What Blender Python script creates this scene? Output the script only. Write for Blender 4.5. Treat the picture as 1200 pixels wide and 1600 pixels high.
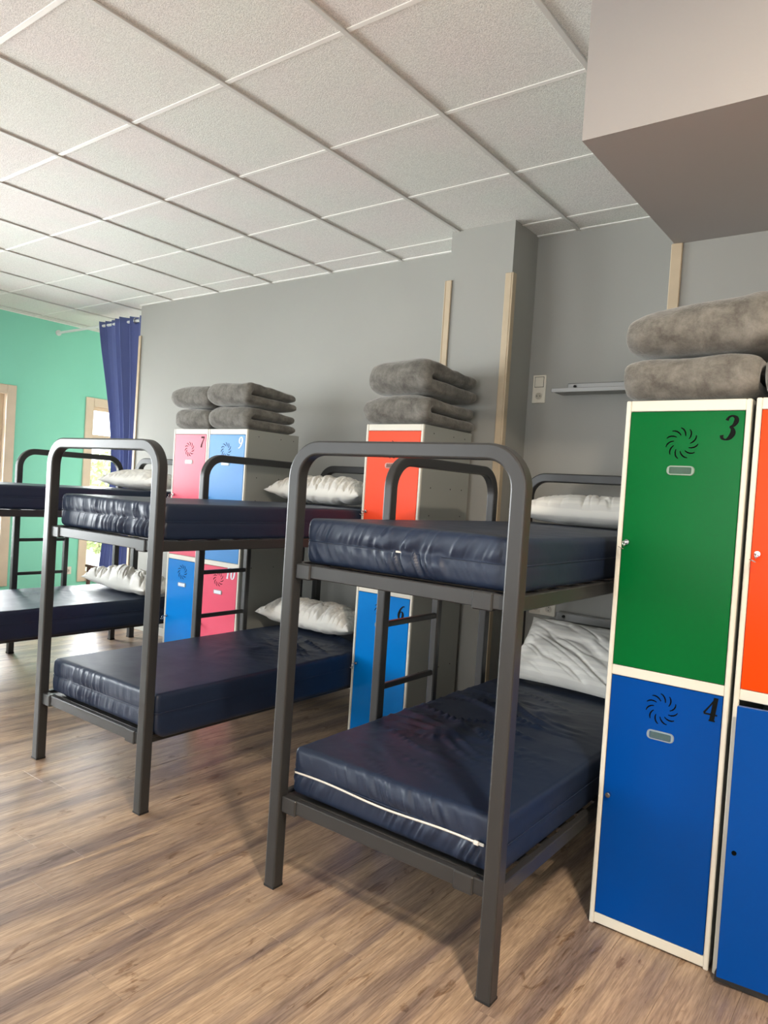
import bpy, math, random
import numpy as np
from mathutils import Vector, Matrix

for o in list(bpy.data.objects):
    bpy.data.objects.remove(o)
C = bpy.context.scene.collection
scene = bpy.context.scene
PI = math.pi

# ------------------------------------------------------------------ camera
cam_d = bpy.data.cameras.new('camera')
cam = bpy.data.objects.new('camera', cam_d)
C.objects.link(cam)
RX = Vector((0.7959543951748571, 0.601871930236473, 0.06485969777334516))
UX = Vector((-0.06815927230504984, -0.01735817166623265, 0.9975234370556171))
FX = Vector((-0.6015072022849548, 0.798403953816505, -0.027206839755816163))
M = Matrix.Identity(4)
for i in range(3):
    M[i][0], M[i][1], M[i][2] = RX[i], UX[i], -FX[i]
M.translation = (1.72928524, -1.89363888, 1.41081817)
cam.matrix_world = M
cam_d.sensor_fit = 'VERTICAL'
cam_d.sensor_height = 24.0
cam_d.lens = 24.0 * 1132.04 / 1600.0
cam_d.clip_start = 0.02
scene.camera = cam

# ------------------------------------------------------------------ world, light, exposure
w = bpy.data.worlds.new('world')
scene.world = w
w.use_nodes = True
bg = w.node_tree.nodes['Background']
bg.inputs[0].default_value = (0.90, 0.96, 1.0, 1)
bg.inputs[1].default_value = 5.0

scene.view_settings.view_transform = 'Standard'
scene.view_settings.look = 'None'
scene.view_settings.gamma = 1.0
scene.view_settings.use_curve_mapping = False
scene.view_settings.exposure = 0.0


def area(name, loc, direction, sx, sy, power, color, shape='RECTANGLE', spread=PI):
    d = bpy.data.lights.new(name, 'AREA')
    d.shape = shape
    d.size = sx
    d.size_y = sy
    d.energy = power
    d.color = color
    d.spread = spread
    o = bpy.data.objects.new(name, d)
    C.objects.link(o)
    o.location = loc
    o.rotation_euler = Vector(direction).to_track_quat('-Z', 'Y').to_euler()
    return o


# daylight entering by the windows (placed just outside the panes)
area('daylight', (-6.05, 1.15, 1.45), (1, 0, -0.1), 1.1, 1.9, 230, (0.95, 0.98, 1.0))
area('daylight', (-6.05, 3.10, 1.45), (1, -0.15, -0.1), 1.1, 1.9, 260, (0.97, 0.99, 1.0))
area('daylight', (-6.05, -1.6, 1.45), (1, 0.1, -0.05), 2.6, 1.9, 400, (0.95, 0.98, 1.0))
area('daylight', (-3.6, -4.85, 1.55), (0, 1, -0.05), 3.4, 1.9, 90, (0.94, 0.97, 1.0))
area('daylight', (1.2, -4.85, 1.55), (0, 1, -0.05), 3.0, 1.9, 14, (0.98, 0.98, 1.0))

# ------------------------------------------------------------------ materials
MATS = {}


def nodes_of(m):
    m.use_nodes = True
    nt = m.node_tree
    return nt, nt.nodes, nt.links, nt.nodes['Principled BSDF']


def lin(c):
    return tuple(((v / 255) / 12.92 if v / 255 <= .04045 else ((v / 255 + .055) / 1.055) ** 2.4) for v in c)


def mat(name, rgb, rough=0.5, metal=0.0, bump=0.0, bscale=60, var=0.0, vscale=4, spec=0.5, sheen=0.0, coat=0.0,
        emit=None, estr=0):
    m = bpy.data.materials.new(name)
    nt, N, L, b = nodes_of(m)
    col = lin(rgb)
    b.inputs['Base Color'].default_value = (*col, 1)
    b.inputs['Roughness'].default_value = rough
    b.inputs['Metallic'].default_value = metal
    b.inputs['Specular IOR Level'].default_value = spec
    if sheen:
        b.inputs['Sheen Weight'].default_value = sheen
        b.inputs['Sheen Roughness'].default_value = 0.5
    if coat:
        b.inputs['Coat Weight'].default_value = coat
        b.inputs['Coat Roughness'].default_value = 0.15
    tc = N.new('ShaderNodeTexCoord')
    if var:
        n = N.new('ShaderNodeTexNoise')
        n.inputs['Scale'].default_value = vscale
        n.inputs['Detail'].default_value = 5
        L.new(tc.outputs['Object'], n.inputs['Vector'])
        r = N.new('ShaderNodeMapRange')
        r.inputs['From Min'].default_value = 0.3
        r.inputs['From Max'].default_value = 0.7
        r.inputs['To Min'].default_value = 1 - var
        r.inputs['To Max'].default_value = 1 + var
        L.new(n.outputs['Fac'], r.inputs['Value'])
        mx = N.new('ShaderNodeVectorMath')
        mx.operation = 'SCALE'
        mx.inputs[0].default_value = col
        L.new(r.outputs['Result'], mx.inputs['Scale'])
        L.new(mx.outputs['Vector'], b.inputs['Base Color'])
    if bump:
        n = N.new('ShaderNodeTexNoise')
        n.inputs['Scale'].default_value = bscale
        n.inputs['Detail'].default_value = 4
        L.new(tc.outputs['Object'], n.inputs['Vector'])
        bp = N.new('ShaderNodeBump')
        bp.inputs['Strength'].default_value = bump
        bp.inputs['Distance'].default_value = 0.004
        L.new(n.outputs['Fac'], bp.inputs['Height'])
        L.new(bp.outputs['Normal'], b.inputs['Normal'])
    if emit:
        b.inputs['Emission Color'].default_value = (*emit, 1)
        b.inputs['Emission Strength'].default_value = estr
    MATS[name] = m
    return m


mat('grey_paint', (158, 157, 151), 0.7, bump=0.12, bscale=90, var=0.02, vscale=2)
mat('soffit_paint', (158, 154, 152), 0.6, bump=0.1, bscale=90, var=0.01)
mat('teal_paint', (138, 218, 192), 0.7, bump=0.12, bscale=90, var=0.03, vscale=1.5)
mat('cream_paint', (205, 200, 190), 0.75)
mat('baseboard_white', (200, 198, 190), 0.5)
mat('guard_wood', (190, 172, 145), 0.5, var=0.06, vscale=12)
mat('frame_metal', (49, 49, 49), 0.36, bump=0.03, bscale=400, spec=0.5)
mat('frame_cap', (28, 28, 28), 0.6)
mat('locker_white', (216, 212, 199), 0.4, spec=0.5, var=0.015)
mat('locker_grey', (158, 160, 154), 0.45, spec=0.4)
mat('door_green', (0, 96, 42), 0.24, spec=0.12, var=0.02, vscale=3)
mat('door_blue', (0, 66, 146), 0.24, spec=0.12, var=0.02, vscale=3)
mat('door_sky', (0, 122, 205), 0.26, spec=0.15, var=0.02, vscale=3)
mat('door_orange', (255, 66, 4), 0.24, spec=0.12, var=0.02, vscale=3)
mat('door_orange_red', (250, 82, 50), 0.26, spec=0.15, var=0.02, vscale=3)
mat('door_pink', (226, 92, 116), 0.26, spec=0.15, var=0.02, vscale=3)
mat('door_pale_blue', (74, 142, 208), 0.26, spec=0.15, var=0.02, vscale=3)
mat('ink_black', (10, 14, 12), 0.6, spec=0.1)
mat('ink_white', (215, 225, 235), 0.5)
mat('ink_maroon', (60, 10, 18), 0.5, spec=0.1)
mat('slot_dark', (6, 10, 9), 0.8, spec=0.05)
mat('chrome', (205, 205, 205), 0.18, metal=1.0)
mat('holder_clear', (190, 205, 198), 0.25, spec=0.7)
mat('holder_label', (96, 120, 112), 0.4, spec=0.2)
for nm_, al_ in (('holder_clear', .45), ('holder_label', .45)):
    MATS[nm_].node_tree.nodes['Principled BSDF'].inputs['Alpha'].default_value = al_
mat('vent_interior', (25, 25, 25), 0.8)
mat('socket_plastic', (226, 220, 205), 0.35)
mat('socket_shade', (186, 180, 166), 0.4)
mat('socket_hole', (60, 58, 54), 0.5)
mat('shelf_metal', (150, 150, 148), 0.4, metal=0.3)
mat('zip_white', (225, 220, 210), 0.5)
mat('window_wood', (214, 196, 172), 0.5, var=0.05, vscale=6)
mat('rod_white', (220, 222, 218), 0.4)
mat('lamp_housing', (230, 230, 226), 0.4)
mat('dark_wood', (84, 48, 38), 0.5, var=0.1, vscale=10)
mat('leaf_green', (196, 206, 150), 0.7, var=0.3, vscale=8)
mat('bark', (96, 80, 62), 0.8, var=0.2)
mat('outside_ground', (190, 190, 170), 0.9, var=0.1)


def vinyl():
    m = bpy.data.materials.new('navy_vinyl')
    nt, N, L, b = nodes_of(m)
    b.inputs['Base Color'].default_value = (*lin((27, 40, 63)), 1)
    b.inputs['Roughness'].default_value = 0.40
    b.inputs['Specular IOR Level'].default_value = 0.5
    tc = N.new('ShaderNodeTexCoord')
    n = N.new('ShaderNodeTexNoise')
    n.inputs['Scale'].default_value = 9
    n.inputs['Detail'].default_value = 6
    L.new(tc.outputs['Object'], n.inputs['Vector'])
    r = N.new('ShaderNodeMapRange')
    r.inputs['To Min'].default_value = 0.38
    r.inputs['To Max'].default_value = 0.54
    L.new(n.outputs['Fac'], r.inputs['Value'])
    L.new(r.outputs['Result'], b.inputs['Roughness'])
    n2 = N.new('ShaderNodeTexNoise')
    n2.inputs['Scale'].default_value = 26
    n2.inputs['Detail'].default_value = 3
    L.new(tc.outputs['Object'], n2.inputs['Vector'])
    bp = N.new('ShaderNodeBump')
    bp.inputs['Strength'].default_value = 0.12
    bp.inputs['Distance'].default_value = 0.004
    L.new(n2.outputs['Fac'], bp.inputs['Height'])
    L.new(bp.outputs['Normal'], b.inputs['Normal'])
    MATS['navy_vinyl'] = m


vinyl()


def blanket_mat():
    m = bpy.data.materials.new('grey_fleece')
    nt, N, L, b = nodes_of(m)
    b.inputs['Roughness'].default_value = 0.85
    b.inputs['Specular IOR Level'].default_value = 0.2
    b.inputs['Sheen Weight'].default_value = 0.6
    b.inputs['Sheen Roughness'].default_value = 0.35
    b.inputs['Sheen Tint'].default_value = (0.8, 0.79, 0.76, 1)
    tc = N.new('ShaderNodeTexCoord')
    n = N.new('ShaderNodeTexNoise')
    n.inputs['Scale'].default_value = 11
    n.inputs['Detail'].default_value = 9
    n.inputs['Roughness'].default_value = 0.74
    n.inputs['Distortion'].default_value = 0.15
    L.new(tc.outputs['Object'], n.inputs['Vector'])
    cr = N.new('ShaderNodeValToRGB')
    cr.color_ramp.elements[0].position = 0.36
    cr.color_ramp.elements[0].color = (*lin((86, 83, 78)), 1)
    cr.color_ramp.elements[1].position = 0.66
    cr.color_ramp.elements[1].color = (*lin((134, 131, 124)), 1)
    L.new(n.outputs['Fac'], cr.inputs['Fac'])
    L.new(cr.outputs['Color'], b.inputs['Base Color'])
    n2 = N.new('ShaderNodeTexNoise')
    n2.inputs['Scale'].default_value = 160
    n2.inputs['Detail'].default_value = 4
    L.new(tc.outputs['Object'], n2.inputs['Vector'])
    ad = N.new('ShaderNodeMath')
    ad.operation = 'MULTIPLY_ADD'
    ad.inputs[1].default_value = 0.35
    L.new(n2.outputs['Fac'], ad.inputs[0])
    L.new(n.outputs['Fac'], ad.inputs[2])
    bp = N.new('ShaderNodeBump')
    bp.inputs['Strength'].default_value = 0.8
    bp.inputs['Distance'].default_value = 0.008
    L.new(ad.outputs[0], bp.inputs['Height'])
    L.new(bp.outputs['Normal'], b.inputs['Normal'])
    MATS['grey_fleece'] = m


blanket_mat()


def pillow_mat():
    m = bpy.data.materials.new('striped_white_cotton')
    nt, N, L, b = nodes_of(m)
    b.inputs['Roughness'].default_value = 0.75
    b.inputs['Sheen Weight'].default_value = 0.15
    tc = N.new('ShaderNodeTexCoord')
    wv = N.new('ShaderNodeTexWave')
    wv.bands_direction = 'Y'
    wv.inputs['Scale'].default_value = 11
    wv.inputs['Distortion'].default_value = 0.3
    L.new(tc.outputs['Object'], wv.inputs['Vector'])
    cr = N.new('ShaderNodeValToRGB')
    cr.color_ramp.elements[0].position = 0.42
    cr.color_ramp.elements[0].color = (*lin((218, 215, 208)), 1)
    cr.color_ramp.elements[1].position = 0.58
    cr.color_ramp.elements[1].color = (*lin((228, 225, 217)), 1)
    L.new(wv.outputs['Fac'], cr.inputs['Fac'])
    L.new(cr.outputs['Color'], b.inputs['Base Color'])
    MATS['striped_white_cotton'] = m


pillow_mat()


def curtain_mat():
    m = mat('curtain_blue', (92, 104, 156), 0.8, bump=0.2, bscale=300, var=0.04, vscale=3, sheen=0.2)


curtain_mat()


def tile_mat():
    m = bpy.data.materials.new('mineral_tile')
    nt, N, L, b = nodes_of(m)
    b.inputs['Roughness'].default_value = 0.9
    b.inputs['Specular IOR Level'].default_value = 0.2
    g = N.new('ShaderNodeNewGeometry')
    n = N.new('ShaderNodeTexNoise')
    n.inputs['Scale'].default_value = 230
    n.inputs['Detail'].default_value = 2
    L.new(g.outputs['Position'], n.inputs['Vector'])
    cr = N.new('ShaderNodeValToRGB')
    cr.color_ramp.elements[0].position = 0.35
    cr.color_ramp.elements[0].color = (*lin((210, 208, 204)), 1)
    cr.color_ramp.elements[1].position = 0.62
    cr.color_ramp.elements[1].color = (*lin((240, 238, 234)), 1)
    L.new(n.outputs['Fac'], cr.inputs['Fac'])
    n2 = N.new('ShaderNodeTexNoise')
    n2.inputs['Scale'].default_value = 2.2
    L.new(g.outputs['Position'], n2.inputs['Vector'])
    cr2 = N.new('ShaderNodeValToRGB')
    cr2.color_ramp.elements[0].position = 0.35
    cr2.color_ramp.elements[0].color = (1.0, 0.965, 0.97, 1)
    cr2.color_ramp.elements[1].position = 0.65
    cr2.color_ramp.elements[1].color = (0.965, 1.0, 0.975, 1)
    L.new(n2.outputs['Fac'], cr2.inputs['Fac'])
    mx = N.new('ShaderNodeMix')
    mx.data_type = 'RGBA'
    mx.blend_type = 'MULTIPLY'
    mx.inputs['Factor'].default_value = 1
    L.new(cr.outputs['Color'], mx.inputs['A'])
    L.new(cr2.outputs['Color'], mx.inputs['B'])
    L.new(mx.outputs['Result'], b.inputs['Base Color'])
    bp = N.new('ShaderNodeBump')
    bp.inputs['Strength'].default_value = 0.5
    bp.inputs['Distance'].default_value = 0.004
    L.new(n.outputs['Fac'], bp.inputs['Height'])
    L.new(bp.outputs['Normal'], b.inputs['Normal'])
    MATS['mineral_tile'] = m
    mat('grid_white', (240, 238, 233), 0.55)
    mat('runner_shaded', (206, 204, 199), 0.6)  # darker than the cross bars: shade on the runners put into the colour


tile_mat()


def plank_mat():
    m = bpy.data.materials.new('oak_laminate')
    nt, N, L, b = nodes_of(m)
    g = N.new('ShaderNodeNewGeometry')
    oi = N.new('ShaderNodeObjectInfo')
    # shift the texture from plank to plank
    off = N.new('ShaderNodeVectorMath')
    off.operation = 'SCALE'
    off.inputs[0].default_value = (3.1, 7.7, 0)
    L.new(oi.outputs['Random'], off.inputs['Scale'])
    add = N.new('ShaderNodeVectorMath')
    add.operation = 'ADD'
    L.new(g.outputs['Position'], add.inputs[0])
    L.new(off.outputs['Vector'], add.inputs[1])

    def noise(vec, sc, scale, detail, rough=0.5, dist=0.0):
        mp = N.new('ShaderNodeMapping')
        mp.inputs['Scale'].default_value = sc
        L.new(vec, mp.inputs['Vector'])
        n = N.new('ShaderNodeTexNoise')
        n.inputs['Scale'].default_value = scale
        n.inputs['Detail'].default_value = detail
        n.inputs['Roughness'].default_value = rough
        n.inputs['Distortion'].default_value = dist
        L.new(mp.outputs['Vector'], n.inputs['Vector'])
        return n.outputs['Fac']

    band = noise(g.outputs['Position'], (6.5, 0.42, 1), 1.7, 3, 0.5, 0.4)       # broad dark bands along the boards
    grain = noise(add.outputs['Vector'], (26, 1.5, 1), 2.0, 8, 0.66, 0.5)
    fine = noise(add.outputs['Vector'], (190, 9, 1), 1.0, 5, 0.7)
    knots = noise(add.outputs['Vector'], (9, 2.6, 1), 1.6, 6, 0.6, 1.4)

    def ramp(fac, p0, c0, p1, c1):
        cr = N.new('ShaderNodeValToRGB')
        cr.color_ramp.elements[0].position = p0
        cr.color_ramp.elements[0].color = (*c0, 1)
        cr.color_ramp.elements[1].position = p1
        cr.color_ramp.elements[1].color = (*c1, 1)
        L.new(fac, cr.inputs['Fac'])
        return cr.outputs['Color']

    def mul(a, bb, f=1.0):
        mx = N.new('ShaderNodeMix')
        mx.data_type = 'RGBA'
        mx.blend_type = 'MULTIPLY'
        mx.inputs['Factor'].default_value = f
        L.new(a, mx.inputs['A'])
        L.new(bb, mx.inputs['B'])
        return mx.outputs['Result']

    base = ramp(band, 0.36, lin((128, 112, 104)), 0.58, lin((177, 154, 130)))
    col = mul(base, ramp(grain, 0.38, (0.78, 0.75, 0.75), 0.56, (1.06, 1.05, 1.03)))
    col = mul(col, ramp(fine, 0.38, (0.70, 0.67, 0.64), 0.60, (1.14, 1.13, 1.11)))
    col = mul(col, ramp(knots, 0.34, (0.60, 0.53, 0.48), 0.40, (1, 1, 1)))
    tone = ramp(oi.outputs['Random'], 0.0, (0.97, 0.965, 0.97), 1.0, (1.03, 1.02, 1.01))
    col = mul(col, tone)
    L.new(col, b.inputs['Base Color'])
    rr = N.new('ShaderNodeMapRange')
    rr.inputs['To Min'].default_value = 0.26
    rr.inputs['To Max'].default_value = 0.44
    L.new(grain, rr.inputs['Value'])
    L.new(rr.outputs['Result'], b.inputs['Roughness'])
    b.inputs['Specular IOR Level'].default_value = 0.5
    bp = N.new('ShaderNodeBump')
    bp.inputs['Strength'].default_value = 0.25
    bp.inputs['Distance'].default_value = 0.002
    L.new(grain, bp.inputs['Height'])
    L.new(bp.outputs['Normal'], b.inputs['Normal'])
    MATS['oak_laminate'] = m


plank_mat()


def glass_mat():
    m = bpy.data.materials.new('window_glass')
    m.use_nodes = True
    nt = m.node_tree
    nt.nodes.clear()
    N, L = nt.nodes, nt.links
    out = N.new('ShaderNodeOutputMaterial')
    mix = N.new('ShaderNodeMixShader')
    fr = N.new('ShaderNodeFresnel')
    fr.inputs['IOR'].default_value = 1.45
    tr = N.new('ShaderNodeBsdfTransparent')
    gl = N.new('ShaderNodeBsdfGlossy')
    gl.inputs['Roughness'].default_value = 0.02
    L.new(fr.outputs[0], mix.inputs[0])
    L.new(tr.outputs[0], mix.inputs[1])
    L.new(gl.outputs[0], mix.inputs[2])
    L.new(mix.outputs[0], out.inputs[0])
    MATS['window_glass'] = m


glass_mat()
mat('lamp_glow', (255, 240, 215), 0.5, emit=(1.0, 0.85, 0.68), estr=720)

# ------------------------------------------------------------------ mesh helpers


class MB:
    def __init__(s):
        s.v, s.f, s.smooth = [], [], []

    def add(s, verts, faces, smooth=False):
        n = len(s.v)
        s.v += [tuple(p) for p in verts]
        s.f += [tuple(i + n for i in f) for f in faces]
        s.smooth += [smooth] * len(faces)
        return s

    def box(s, x0, x1, y0, y1, z0, z1, b=0.0, mtx=None):
        """box with optional chamfered edges"""
        if x0 > x1: x0, x1 = x1, x0
        if y0 > y1: y0, y1 = y1, y0
        if z0 > z1: z0, z1 = z1, z0
        if b <= 0:
            vs = [(x, y, z) for x in (x0, x1) for y in (y0, y1) for z in (z0, z1)]
            fs = [(0, 1, 3, 2), (4, 6, 7, 5), (0, 4, 5, 1), (2, 3, 7, 6), (0, 2, 6, 4), (1, 5, 7, 3)]
        else:
            b = min(b, (x1 - x0) / 2.01, (y1 - y0) / 2.01, (z1 - z0) / 2.01)
            vs, idx = [], {}
            for ix, x in ((0, x0), (1, x1)):
                for iy, y in ((0, y0), (1, y1)):
                    for iz, z in ((0, z0), (1, z1)):
                        dx, dy, dz = (b if ix == 0 else -b), (b if iy == 0 else -b), (b if iz == 0 else -b)
                        idx[ix, iy, iz, 0] = len(vs); vs.append((x, y + dy, z + dz))
                        idx[ix, iy, iz, 1] = len(vs); vs.append((x + dx, y, z + dz))
                        idx[ix, iy, iz, 2] = len(vs); vs.append((x + dx, y + dy, z))
            fs = []
            g = lambda a, c, e, k: idx[a, c, e, k]
            for a in (0, 1):
                fs.append((g(a, 0, 0, 0), g(a, 0, 1, 0), g(a, 1, 1, 0), g(a, 1, 0, 0)))
                fs.append((g(0, a, 0, 1), g(1, a, 0, 1), g(1, a, 1, 1), g(0, a, 1, 1)))
                fs.append((g(0, 0, a, 2), g(0, 1, a, 2), g(1, 1, a, 2), g(1, 0, a, 2)))
            for a in (0, 1):
                for c in (0, 1):
                    fs.append((g(a, c, 0, 0), g(a, c, 0, 1), g(a, c, 1, 1), g(a, c, 1, 0)))
                    fs.append((g(a, 0, c, 0), g(a, 0, c, 2), g(a, 1, c, 2), g(a, 1, c, 0)))
                    fs.append((g(0, a, c, 1), g(0, a, c, 2), g(1, a, c, 2), g(1, a, c, 1)))
                    for e in (0, 1):
                        fs.append((g(a, c, e, 0), g(a, c, e, 1), g(a, c, e, 2)))
        if mtx is not None:
            vs = [tuple(mtx @ Vector(p)) for p in vs]
        return s.add(vs, fs)

    def sweep(s, pts, up, prof, closed=False, smooth=True):
        """sweep a closed 2-D profile (a, b) along pts; a along side, b along 'up' (a fixed vector)"""
        pts = [Vector(p) for p in pts]
        up = Vector(up).normalized()
        n, m = len(pts), len(prof)
        vs = []
        for i, p in enumerate(pts):
            if closed:
                t0, t1 = (p - pts[i - 1]).normalized(), (pts[(i + 1) % n] - p).normalized()
            else:
                t0 = (p - pts[i - 1]).normalized() if i else (pts[1] - p).normalized()
                t1 = (pts[i + 1] - p).normalized() if i < n - 1 else t0
            t = (t0 + t1).normalized()
            k = 1 / max(0.5, math.sqrt(max(1e-6, (1 + t0.dot(t1)) / 2)))
            side = t.cross(up).normalized() * k
            for a, bb in prof:
                vs.append(p + side * a + up * bb)
        fs = []
        for i in range(n if closed else n - 1):
            j = (i + 1) % n
            for q in range(m):
                r = (q + 1) % m
                fs.append((i * m + q, i * m + r, j * m + r, j * m + q))
        s.add(vs, fs, smooth)
        if not closed:
            s.add(vs[:m], [tuple(range(m))])
            s.add(vs[-m:], [tuple(range(m - 1, -1, -1))])
        return s

    def cyl(s, p0, p1, r, seg=16, r2=None, smooth=True):
        p0, p1 = Vector(p0), Vector(p1)
        d = (p1 - p0).normalized()
        a = d.orthogonal().normalized()
        b = d.cross(a)
        r2 = r if r2 is None else r2
        vs = []
        for p, rr in ((p0, r), (p1, r2)):
            for i in range(seg):
                t = 2 * PI * i / seg
                vs.append(p + a * rr * math.cos(t) + b * rr * math.sin(t))
        s.add(vs, [(i, (i + 1) % seg, seg + (i + 1) % seg, seg + i) for i in range(seg)], smooth)
        s.add(vs[:seg], [tuple(range(seg - 1, -1, -1))])
        s.add(vs[seg:], [tuple(range(seg))])
        return s

    def torus(s, c, axis, R, r, seg=20, seg2=8):
        c, axis = Vector(c), Vector(axis).normalized()
        a = axis.orthogonal().normalized()
        pts = [c + a * R * math.cos(t) + axis.cross(a) * R * math.sin(t) for t in [2 * PI * i / seg for i in range(seg)]]
        prof = [(r * math.cos(2 * PI * i / seg2), r * math.sin(2 * PI * i / seg2)) for i in range(seg2)]
        return s.sweep(pts, axis, prof, closed=True)

    def mesh(s, name, material):
        me = bpy.data.meshes.new(name)
        me.from_pydata(s.v, [], s.f)
        me.polygons.foreach_set('use_smooth', s.smooth)
        if material:
            me.materials.append(MATS[material])
        # consistent outward normals
        import bmesh
        bm = bmesh.new()
        bm.from_mesh(me)
        bmesh.ops.recalc_face_normals(bm, faces=bm.faces)
        bm.to_mesh(me)
        bm.free()
        me.update()
        return me

    def build(s, name, material, parent=None, loc=None):
        return link(name, s.mesh(name, material), parent, loc)


def link(name, me, parent=None, loc=None):
    o = bpy.data.objects.new(name, me)
    C.objects.link(o)
    if parent is not None:
        o.parent = parent
    if loc is not None:
        o.location = loc
    return o


def empty(name, label, cat, loc=(0, 0, 0), group=None, rz=0):
    o = bpy.data.objects.new(name, None)
    o.empty_display_size = 0.1
    C.objects.link(o)
    o.location = loc
    o.rotation_euler = (0, 0, rz)
    return tag(o, label, cat, group)


def tag(o, label=None, cat=None, group=None):
    if label: o['label'] = label
    if cat: o['category'] = cat
    if group: o['group'] = group
    return o


def struct(o, label=None):
    o['kind'] = 'structure'
    if label: o['label'] = label
    return o


def autosmooth(me, ang=35):
    """smooth shading with sharp edges kept by angle"""
    me.polygons.foreach_set('use_smooth', [True] * len(me.polygons))
    me.set_sharp_from_angle(angle=math.radians(ang))


# ---- numpy value noise
def _hash(ix, iy, seed):
    h = (ix.astype(np.int64) * 374761393 + iy.astype(np.int64) * 668265263 + seed * 982451653) & 0xffffffff
    h = ((h ^ (h >> 13)) * 1274126177) & 0xffffffff
    return ((h ^ (h >> 16)) & 0xffff) / 65535.0


def vnoise(x, y, seed=0):
    x0, y0 = np.floor(x), np.floor(y)
    fx, fy = x - x0, y - y0
    fx, fy = fx * fx * (3 - 2 * fx), fy * fy * (3 - 2 * fy)
    a, b = _hash(x0, y0, seed), _hash(x0 + 1, y0, seed)
    c, d = _hash(x0, y0 + 1, seed), _hash(x0 + 1, y0 + 1, seed)
    return (a * (1 - fx) + b * fx) * (1 - fy) + (c * (1 - fx) + d * fx) * fy


def fbm(x, y, seed=0, octv=3):
    r, a, t = 0, 1.0, 0
    for i in range(octv):
        r = r + a * vnoise(x * 2 ** i, y * 2 ** i, seed + i * 17)
        t += a
        a *= 0.5
    return r / t


# ------------------------------------------------------------------ the room
WZ = 2.993           # ceiling height
XT = -5.84           # teal wall
YB = 2.10            # back wall
YA = 4.60            # far wall of the window bay
YF = -4.60           # wall behind the camera
XR = 4.0             # right wall
XC = -4.25           # corner where the bay opens

# floor: a base and the laminate boards
fl = struct(MB().box(XT - .1, XR + .1, YF - .1, YA + .1, -0.12, -0.012).build('floor', 'oak_laminate'),
            'grey-brown oak laminate floor')
PW = 0.185
PL = 1.24
rng = random.Random(4)
pm = {}


def plank_mesh(x0, x1, L):
    key = (round(x1 - x0, 3), round(L, 3))
    if key not in pm:
        pm[key] = MB().box(0, x1 - x0 - 0.0006, 0, L - 0.0006, -0.012, 0.0, b=0.0007).mesh('plank', 'oak_laminate')
    return pm[key]


cnt = 0
k0 = math.floor((XT + .285) / PW) - 1
for k in range(k0, 18):
    x0 = -0.285 + PW * k
    x1 = x0 + PW
    if x1 <= XT + 0.01: continue
    x0c = max(x0, XT)
    off = {0: -0.507, 1: -0.735, 2: -0.27}.get(k, rng.random() * PL)
    y = off - PL * math.ceil((off + 2.2) / PL)
    while y < (YA if x0 < XC else YB):
        ya, yb = max(y, -2.2), min(y + PL, YA if x0 < XC else YB)
        # boards nobody sees from here (behind the camera's right) are left to the base
        if yb - ya > 0.03 and cnt < 298 and (x0 < 1.75 or False):
            o = link('plank', plank_mesh(x0c, x1, yb - ya), fl, (x0c, ya, 0))
            cnt += 1
        y += PL
# remaining boards, joined
mb = MB()
for k in range(k0, 24):
    x0 = -0.285 + PW * k
    x1 = min(x0 + PW, XR)
    x0 = max(x0, XT)
    if x1 <= x0: continue
    y1 = -2.2 if k < 11 else YB
    off = rng.random() * PL
    y = YF - off
    while y < y1:
        ya, yb = max(y, YF), min(y + PL, y1)
        if yb - ya > .02:
            mb.box(x0, x1 - .0006, ya, yb - .0006, -0.012, 0)
        y += PL
o = mb.build('planks', 'oak_laminate', fl)
o['kind'] = 'stuff'

# ceiling: slab, grid and mineral tiles
cl = struct(MB().box(XT - .1, XR + .1, YF - .1, YA + .1, WZ + 0.06, WZ + 0.16).build('ceiling', 'cream_paint'),
            'suspended ceiling of square mineral tiles')
G = 0.63
tile_me = MB().box(0.006, G - 0.006, 0.006, G - 0.006, WZ + 0.004, WZ + 0.018, b=0.002).mesh('ceiling_tile', 'mineral_tile')


def cut_tile(x0, x1, y0, y1):
    return MB().box(x0, x1, y0, y1, WZ + 0.004, WZ + 0.018, b=0.002)


nt_ = 0
mb_far = MB()
for i in range(-10, 7):
    for j in range(-8, 8):
        x0, y0 = i * G, j * G
        xa, xb = max(x0, XT), min(x0 + G, XR)
        ylim = YA if xb <= XC + G else YB
        ya, yb = max(y0, YF), min(y0 + G, YA if x0 < XC else YB)
        if xb - xa < .03 or yb - ya < .03: continue
        if x0 < XC < x0 + G and y0 >= YB: xb = min(xb, XC)
        full = abs(xb - xa - G) < 1e-6 and abs(yb - ya - G) < 1e-6
        if j >= -3 and x0 < 2.6:
            if full:
                link('ceiling_tile', tile_me, cl, (x0, y0, 0))
            else:
                cut_tile(xa + .006, xb - .006, ya + .006, yb - .006).build('ceiling_tile', 'mineral_tile', cl)
            nt_ += 1
        else:
            mb_far.box(xa + .006, xb - .006, ya + .006, yb - .006, WZ + .004, WZ + .018)
o = mb_far.build('ceiling_tiles', 'mineral_tile', cl)
o['kind'] = 'stuff'
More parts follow.
